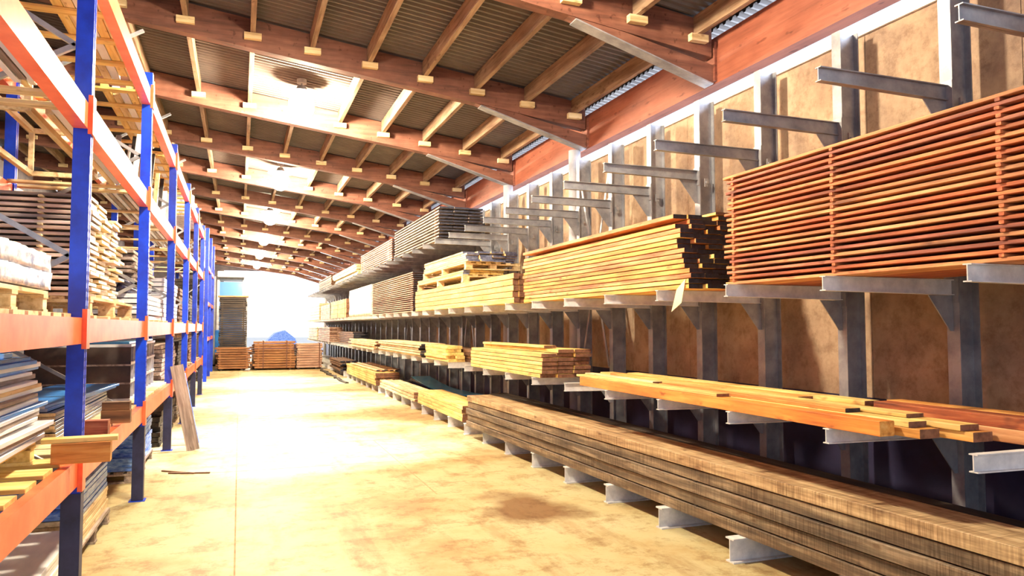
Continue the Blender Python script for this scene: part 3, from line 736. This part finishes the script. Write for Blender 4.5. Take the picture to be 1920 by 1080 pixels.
# low shelf bay 0: tall pile of worktop panels on a pallet
pallet(-1.5, 3.85, ZL[0], .95, 1.7, 'yellowish pallet under the tall pile of laminate panels', 'pallets on the rack', mat=W_YELLOW, h=.12, nb=6)
z = ZL[0] + .121
mats_ = [WHITE_LAM, WHITE_LAM, W_GREY, WHITE_LAM, W_PALE, WHITE_LAM, W_GREY, WHITE_LAM, BLUE_LAM]
n = 0
NP = 23
for r in range(NP):
    th = .019 + .006 * (r % 3 == 0)
    mt = mats_[r % 9] if r < NP - 4 else BLUE_LAM
    e0 = 4.72 + (R() - .5) * .28 - (.4 if r >= NP - 4 else 0)
    s0 = 2.6 + (R() - .5) * .2
    board('laminate_panel', -1.38 + (R() - .5) * .06, (s0 + e0) / 2, z, e0 - s0, .72, th, mt,
          '%s panel in the tall laminate pile, nearest low shelf, %s from top' % ({WHITE_LAM: 'white', BLUE_LAM: 'blue', W_PALE: 'chipboard', W_GREY: 'grey'}[mt], ORD[NP - 1 - r]),
          'panel', 'laminate panels piled on the nearest low shelf', rz=(R() - .5) * .05, endm=WHITE_LAM if r % 3 else W_PALE)
    z += th + .001
# low shelf bay 1: blue boards on pallet
zt = ZL[0]
stack('pile behind the near post', 'dark blue', -1.62, 5.5, 7.5, zt, 7, .024, .002, [.52], BLUE_DARK, name='panel', cat='panel', jit=.04, endm=W_PALE)
board('panel', -1.36, 6.6, zt + 7 * .026, 2.0, .52, .02, BLUE_LAM, 'bright blue panel behind the near post, second from top', 'panel', None, rz=-.06, endm=WHITE_LAM)
board('panel', -1.34, 6.58, zt + 7 * .026 + .021, 2.0, .5, .018, BLUE_LAM, 'uppermost bright blue panel behind the near post, low shelf', 'panel', None, rz=-.08, endm=WHITE_LAM)
g = 'timber offcuts jutting from the low shelf'
def off(x, y, z, L_, W, T, rz, mat, lab, endm=None, nm='timber_offcut'): return board(nm, x, y, z, L_, W, T, mat, lab, 'offcut', g, rz, endm)
off(-.79, 4.62, ZL[0] + .001, .28, .09, .11, pi / 2 + .05, W_ORANGE, 'orange-brown square offcut jutting over the orange beam before the near post')
off(-.8, 4.63, ZL[0] + .112, .36, .09, .025, pi / 2 + .1, W_YELLOW, 'thin yellow offcut lying on the orange-brown square offcut')
off(-.88, 5.3, ZL[0] + .001, .24, .07, .15, pi / 2 - .05, W_RED2, 'dark brown offcut on edge just behind the near post')
off(-.87, 6.4, ZL[0] + .001, .2, .09, .1, pi / 2, W_BROWN, 'small brown block on the low shelf, lower of two')
off(-.87, 6.4, ZL[0] + .102, .19, .09, .06, pi / 2, W_BROWN, 'small brown block on the low shelf, upper of two')
# low shelf bay 2: crate like racks with ends
def crate(x, y, z, sx, sy, sz, lab, grp_, mat=GREY_PL, shelves=3, ribs=9):
    root = empty('storage_crate', (x, y, z), lab, 'crate', grp_)
    for k in range(shelves + 1):
        mm = MB(); zz = k * (sz - .025) / shelves; mm.box(-sx / 2, sx / 2, -sy / 2, sy / 2, zz, zz + .025); mm.build('shelf', WHITE_LAM, root)
    for j in range(ribs):
        yy = -sy / 2 + .01 + j * (sy - .02) / (ribs - 1); mm = MB()
        for k in range(shelves): mm.box(-sx / 2 + .01, sx / 2 - .01, yy - .01, yy + .01, k * (sz - .025) / shelves + .0252, (k + 1) * (sz - .025) / shelves - .0002)
        mm.build('divider', mat, root)
    mm = MB(); mm.box(-sx / 2 - .012, -sx / 2 - .001, -sy / 2, sy / 2, .03, sz - .03); mm.build('back_panel', BLUE_DARK, root)
    mm = MB(); mm.box(-sx / 2, sx / 2, -sy / 2 - .014, -sy / 2 - .001, .03, sz - .03); mm.box(-sx / 2, sx / 2, -sy / 2 - .022, -sy / 2 - .0145, sz * .62, sz * .65, 1); mm.box(-sx / 2, sx / 2, -sy / 2 - .022, -sy / 2 - .0145, sz * .3, sz * .33, 1); mm.build('end_panel', [DARKP, W_GREY], root)
    return root
crate(-1.45, 9.3, ZL[0], .9, 2.2, .56, 'grey pigeonhole crate with blue top on the low shelf behind the second post', 'pigeonhole crates')
board('panel', -1.45, 9.3, ZL[0] + .561, 2.1, .85, .02, CYAN, 'sky-blue sheet lying on the pigeonhole crate', 'panel', None)
# middle shelf bay 0: wrapped slabs on pallet
pallet(-1.45, 4.1, ZL[1], .9, 1.3, 'pale pallet under the frosted wrapped slabs', 'pallets on the rack', h=.12)
for r in range(2):
    o = wrapped(-1.88, -1.0, 2.7, 4.8, ZL[1] + .13 + r * .1, ZL[1] + .222 + r * .1, .007, 9, 44, 3).build('wrapped_slab', FOIL, None, True)
    tag(o, '%s slab wrapped in frosted plastic on the nearest middle shelf' % ('lower' if r == 0 else 'upper'), 'wrapped slab', 'frosted wrapped slabs')
# middle shelf bay 1: tall stack of boards laid across, ends to the aisle
pallet(-1.45, 6.75, ZL[1], 1.0, 2.1, 'pale pallet under the tall crosswise stack', 'pallets on the rack', h=.13, nb=7)
z = ZL[1] + .131
for r in range(19):
    for c in range(4):
        L_ = 2.1 + R() * .25; xe = -.93 - .02 * R() - (.1 * R() if c > 1 else .05 * R())
        mt = [W_PINKL, W_PALE, W_PINKL, W_PALE][c] if c else [W_PINKL, W_PINKL, W_GREY, W_PINKL][r % 4]
        W = .32 + .04 * R()
        board('board', xe - L_ / 2, 5.84 + c * .445 + R() * .01, z, L_, W, .022, mt,
              'crosswise board behind the near post, %s, %s row from the camera' % (layer_text(r, 19), ORD[c]),
              'board', 'boards of the tall crosswise stack', rz=pi / 2 + (R() - .5) * .003, endm=END_PALE)
    if r < 18:
        for j, xx in enumerate((-1.25, -2.05, -2.85)):
            board('spacer_stick', xx, 6.5, z + .022, 1.75, .025, .0145, W_PALE, 'spacer stick of the crosswise stack, under %s, %s from the aisle' % (layer_text(r + 1, 19), ORD[j]), 'spacer stick', 'spacer sticks of the crosswise stack')
    z += .037
# middle shelf bay 2: white planks + pipes
stack('batch below the dark pipes', 'white', -1.56, 8.6, 10.6, ZL[1], 5, .045, .012, [.3, .3], WHITE_LAM, jit=.12, name='panel', cat='panel', stickers=[9.0, 10.2], vis=2)
gp = 'dark pipes on the third bay middle shelf'
for j in range(10):
    m = MB(); m.tube((0, -1.25, 0), (0, 1.25, 0), .03, 12)
    o = m.build('pipe', PIPE, None, True); o.location = (-1.62 + (j % 5) * .125, 9.6 + (R() - .5) * .2, ZL[1] + .285 + .031 + (j // 5) * .0615)
    tag(o, 'dark metal pipe above the white batch, %s layer, %s from the back' % ('upper' if j > 4 else 'lower', ORD[j % 5]), 'pipe', gp)
pack('grey board pack lying on the dark pipes, middle shelf', -1.66, 8.7, 10.5, ZL[1] + .285 + .125, 8, .03, .012, [.2, .2, .2], W_GREY, jit=.15)
# upper shelf bay 0: bundle of white mouldings and strips
gm = 'white mouldings on the nearest upper shelf'
for j in range(20):
    L_ = 2.3 + R() * .4; xx = -.99 - .042 * (j % 5); zz = ZL[2] + (j // 5) * .036
    board('moulding_strip', xx, 3.45 + (R() - .5) * .2, zz, L_, .035, .033, [WHITE_LAM, W_PALE, WHITE_LAM, W_GREY][j % 4],
          'moulding strip on the nearest upper shelf, %s layer, %s from the aisle' % (['bottom', 'second', 'third', 'top'][j // 5], ORD[j % 5]), 'strip', gm, rz=(R() - .5) * .004)
for j in range(16):
    L_ = 2.2 + R() * .4; xx = -.985 - .052 * (j % 4); zz = ZL[2] + (j // 4) * .046
    board('moulding_strip', xx, 6.5 + (R() - .5) * .2, zz, L_, .045, .045, [WHITE_LAM, W_PALE][j % 2],
          'white moulding strip on the upper shelf of the second bay, %s layer, %s from the aisle' % (['bottom', 'second', 'third', 'top'][j // 4], ORD[j % 4]), 'strip', 'white mouldings on the second upper shelf', rz=(R() - .5) * .005)
# timber frame standing in upper shelf bay 0/1
def openframe(x, y, z, L_, H_, D_, lab):
    root = empty('open_crate', (x, y, z), lab, 'crate', 'open timber crates on the upper shelf')
    for sx in (-D_ / 2, D_ / 2):
        for zz in (0, H_ - .04):
            m = MB(); m.box(sx - .02, sx + .02, -L_ / 2, L_ / 2, zz, zz + .04); m.build('rail', W_PALE, root)
        for yy in (-L_ / 2 + .02, L_ / 2 - .02):
            m = MB(); m.box(sx - .019, sx + .019, yy - .02, yy + .02, .0405, H_ - .0405); m.build('upright', W_PALE, root)
    for yy in (-L_ / 2 + .02, L_ / 2 - .02):
        for zz in (0, H_ - .04):
            m = MB(); m.box(-D_ / 2 + .0205, D_ / 2 - .0205, yy - .019, yy + .019, zz, zz + .04); m.build('cross_rail', W_PALE, root)
    return root
openframe(-1.5, 6.4, ZL[2] + .001, 2.3, .42, .5, 'open pale timber crate on the upper shelf behind the near post')
openframe(-1.52, 3.4, ZL[2] + .001, 2.2, .32, .5, 'open pale timber crate on the nearest upper shelf')
for i, yy in ((2, 9.4), (3, 12.4), (4, 15.3)):
    for j in range(14):
        board('moulding_strip', -1.0 - .05 * (j % 7), yy + (R() - .5) * .3, ZL[2] + .001 + (j // 7) * .05 , 2.3, .036, .045, [WHITE_LAM, W_GREY][j % 2],
              'greyish strip on the upper shelf of the %s bay, %s layer, %s from the aisle' % (ORD[i], 'upper' if j > 6 else 'lower', ORD[j % 7]), 'strip', 'greyish strips on the %s bay upper shelf' % ORD[i], rz=(R() - .5) * .004)
# bundles leaning on the upper shelf
for i, (yy, nn) in enumerate(((9.3, 16), (12.2, 12))):
    for j in range(nn):
        L_ = .55 + R() * .3; a = radians(58)
        o = board('metal_profile', -1.02 - .07 * ((j * 3) % 5), yy - .9 + j * .125, ZL[2] + .10 + L_ / 2 * sin(a) + .004, L_, .05, .022, [WHITE_LAM, STEEL, BLACK, W_PALE][j % 4],
              'short leaning profile on the upper shelf of the %s bay, %s along' % (ORD[i + 2], ORD[j]), 'profile', 'leaning profiles on the %s bay upper shelf' % ORD[i + 2])
        o.rotation_euler = (a, 0, 0)
# topmost shelf
for i in (1, 2, 3):
    for j in range(10):
        board('board', -.98 - .075 * (j % 5), PY[i] + 1.5 + (R() - .5) * .3, ZL[3] + (j // 5) * .042, 2.5, .07, .04, [W_PALE, W_YELLOW, WHITE_LAM][j % 3],
              'pale batten on the topmost shelf of the %s bay, %s layer, %s from the aisle' % (ORD[i], 'upper' if j > 4 else 'lower', ORD[j % 5]), 'batten', 'battens on the topmost shelf of the %s bay' % ORD[i], rz=(R() - .5) * .002)
o = wrapped(-1.7, -1.0, 16.9, 19.3, ZL[3] + .01, ZL[3] + .45, .05, 5, 10, 4).build('crumpled_bag', FOIL, None, True)
tag(o, 'crumpled white bag on the far end of the topmost shelf', 'bag')
# floor level under the rack
pallet(-1.4, 6.5, 0, .8, 1.3, 'grey pallet on the floor behind the near rack post', 'pallets on the floor', mat=W_GREY, h=.12)
pallet(-1.42, 9.6, 0, .85, 1.6, 'grey pallet on the floor behind the second rack post', 'pallets on the floor', mat=W_GREY, h=.12)
stack('floor pile below the nearest bay', 'whitish', -1.75, 3.4, 5.75, .0, 9, .03, .002, [.74], WHITE_LAM, name='panel', cat='panel', jit=.06)
stack('floor pallet behind the near post', 'pale', -1.76, 5.95, 7.15, .122, 5, .035, .002, [.74], W_PALE, name='panel', cat='panel', jit=.04)
stack('film pile behind the near post', 'blue wrapped', -1.75, 5.95, 7.15, .122 + 5 * .037, 6, .033, .002, [.72], BLUE_FILM, name='panel', cat='panel', jit=.05, lean=.01)
stack('floor pile beyond the second post', 'blue wrapped', -1.8, 8.85, 10.4, .122, 9, .045, .002, [.78], BLUE_FILM, name='panel', cat='panel', jit=.05)
# leaning planks
board('floor_stick', -0.5, 9.15, .0005, .45, .03, .015, W_BROWN, 'nearer thin stick lying on the floor beside the second rack post', 'stick', None, rz=1.3)
board('floor_stick', -0.62, 9.25, .0005, .45, .03, .015, W_BROWN, 'farther thin stick lying on the floor beside the second rack post', 'stick', None, rz=0.9)
a = radians(70)
gl = 'planks leaning on the rack end post'
for j, (xx, yy, mt, L_) in enumerate(((-.55, 10.82, W_GREY, 1.15), (-.58, 11.35, BLUE_FILM, 1.0))):
    o = board('leaning_plank', xx, yy, .02, L_, .16, .03, mt, ('grey-brown plank leaning against the rack at the third post' if j == 0 else 'blue film covered plank leaning behind the grey-brown one'), 'plank', gl)
    M = Matrix.Translation((xx, yy, .005)) @ Matrix.Rotation(.2, 4, 'Z') @ Matrix.Rotation(radians(-11), 4, 'Y') @ Matrix.Rotation(radians(86), 4, 'X') @ Matrix.Translation((0, L_ / 2, 0))
    o.matrix_world = M
# far bays contents
for i in (3, 4, 5):
    yc = (PY[i] + PY[i + 1]) / 2
    pack('%s pack on the middle shelf, %s bay of the rack' % (['white', 'brown', 'dark'][i - 3], ORD[i]), -1.7, yc - 1.15, yc + 1.15, ZL[1], 10, .05, .01, [.35, .35], [WHITE_LAM, W_BROWN, W_DARK][i - 3], jit=.1)
    pack('%s pack on the low shelf, %s bay of the rack' % (['grey', 'dark', 'brown'][i - 3], ORD[i]), -1.7, yc - 1.15, yc + 1.15, ZL[0], 8, .05, .01, [.35, .35], [W_GREY, W_DARK, W_BROWN][i - 3], jit=.1)
    pack('%s pack on the floor under the %s bay of the rack' % (['dark', 'grey', 'black'][i - 3], ORD[i]), -1.7, yc - 1.15, yc + 1.15, 0.0, 7, .06, .01, [.35, .35], [W_DARK, W_GREY, W_DARK][i - 3], jit=.1)
# second rack farther back
rk = empty('pallet_rack', (-.95, 24, 0), 'dark blue far rack at the left before the end-of-aisle bundles', 'pallet rack')
for yy in (0, 2.7, 5.4):
    for xx in (0, -1.0):
        m = MB(); m.box(xx - .05, xx + .05, yy - .045, yy + .045, 0, 4.6); m.build('upright_post', BLUE, rk)
    m = MB(); z = .2; s = 0
    while z < 3.9:
        m.bar(((-.05, -.95)[s], yy, z), ((-.95, -.05)[s], yy, z + .7), .03, .03); z += .7; s = 1 - s
    m.build('frame_brace', STEEL, rk)
for yy in (0, 2.7):
    for zz in (1.2, 2.3, 3.4):
        for xx in (0, -1.0):
            m = MB(); m.box(xx - .02, xx + .03, yy + .05, yy + 2.65, zz, zz + .11); m.build('beam', ORANGE, rk)
for i, zz in enumerate((0, 1.312, 2.412, 3.512)):
    for j, yc in enumerate((25.35, 28.05)):
        xx = -1.9
        pack('%s pack in the far rack, %s level, %s bay' % (['dark', 'brown'][(i + j) % 2], ['floor', 'second', 'third', 'top'][i], ['near', 'far'][j]), xx, yc - 1.15, yc + 1.15, zz, 7, .085, .012, [.42, .42], [W_DARK, W_BROWN][(i + j) % 2], jit=.08)
# hidden inner boards of the packs, nobody could count them
m = MB(); mts = []
for k_, (mb, mt) in FILL.items():
    m.add(mb.v, mb.f, len(mts)); mts.append(mt)
tag(m.build('inner_boards', mts), 'inner boards hidden behind the front boards of the right rack stacks', 'boards', None, 'stuff')
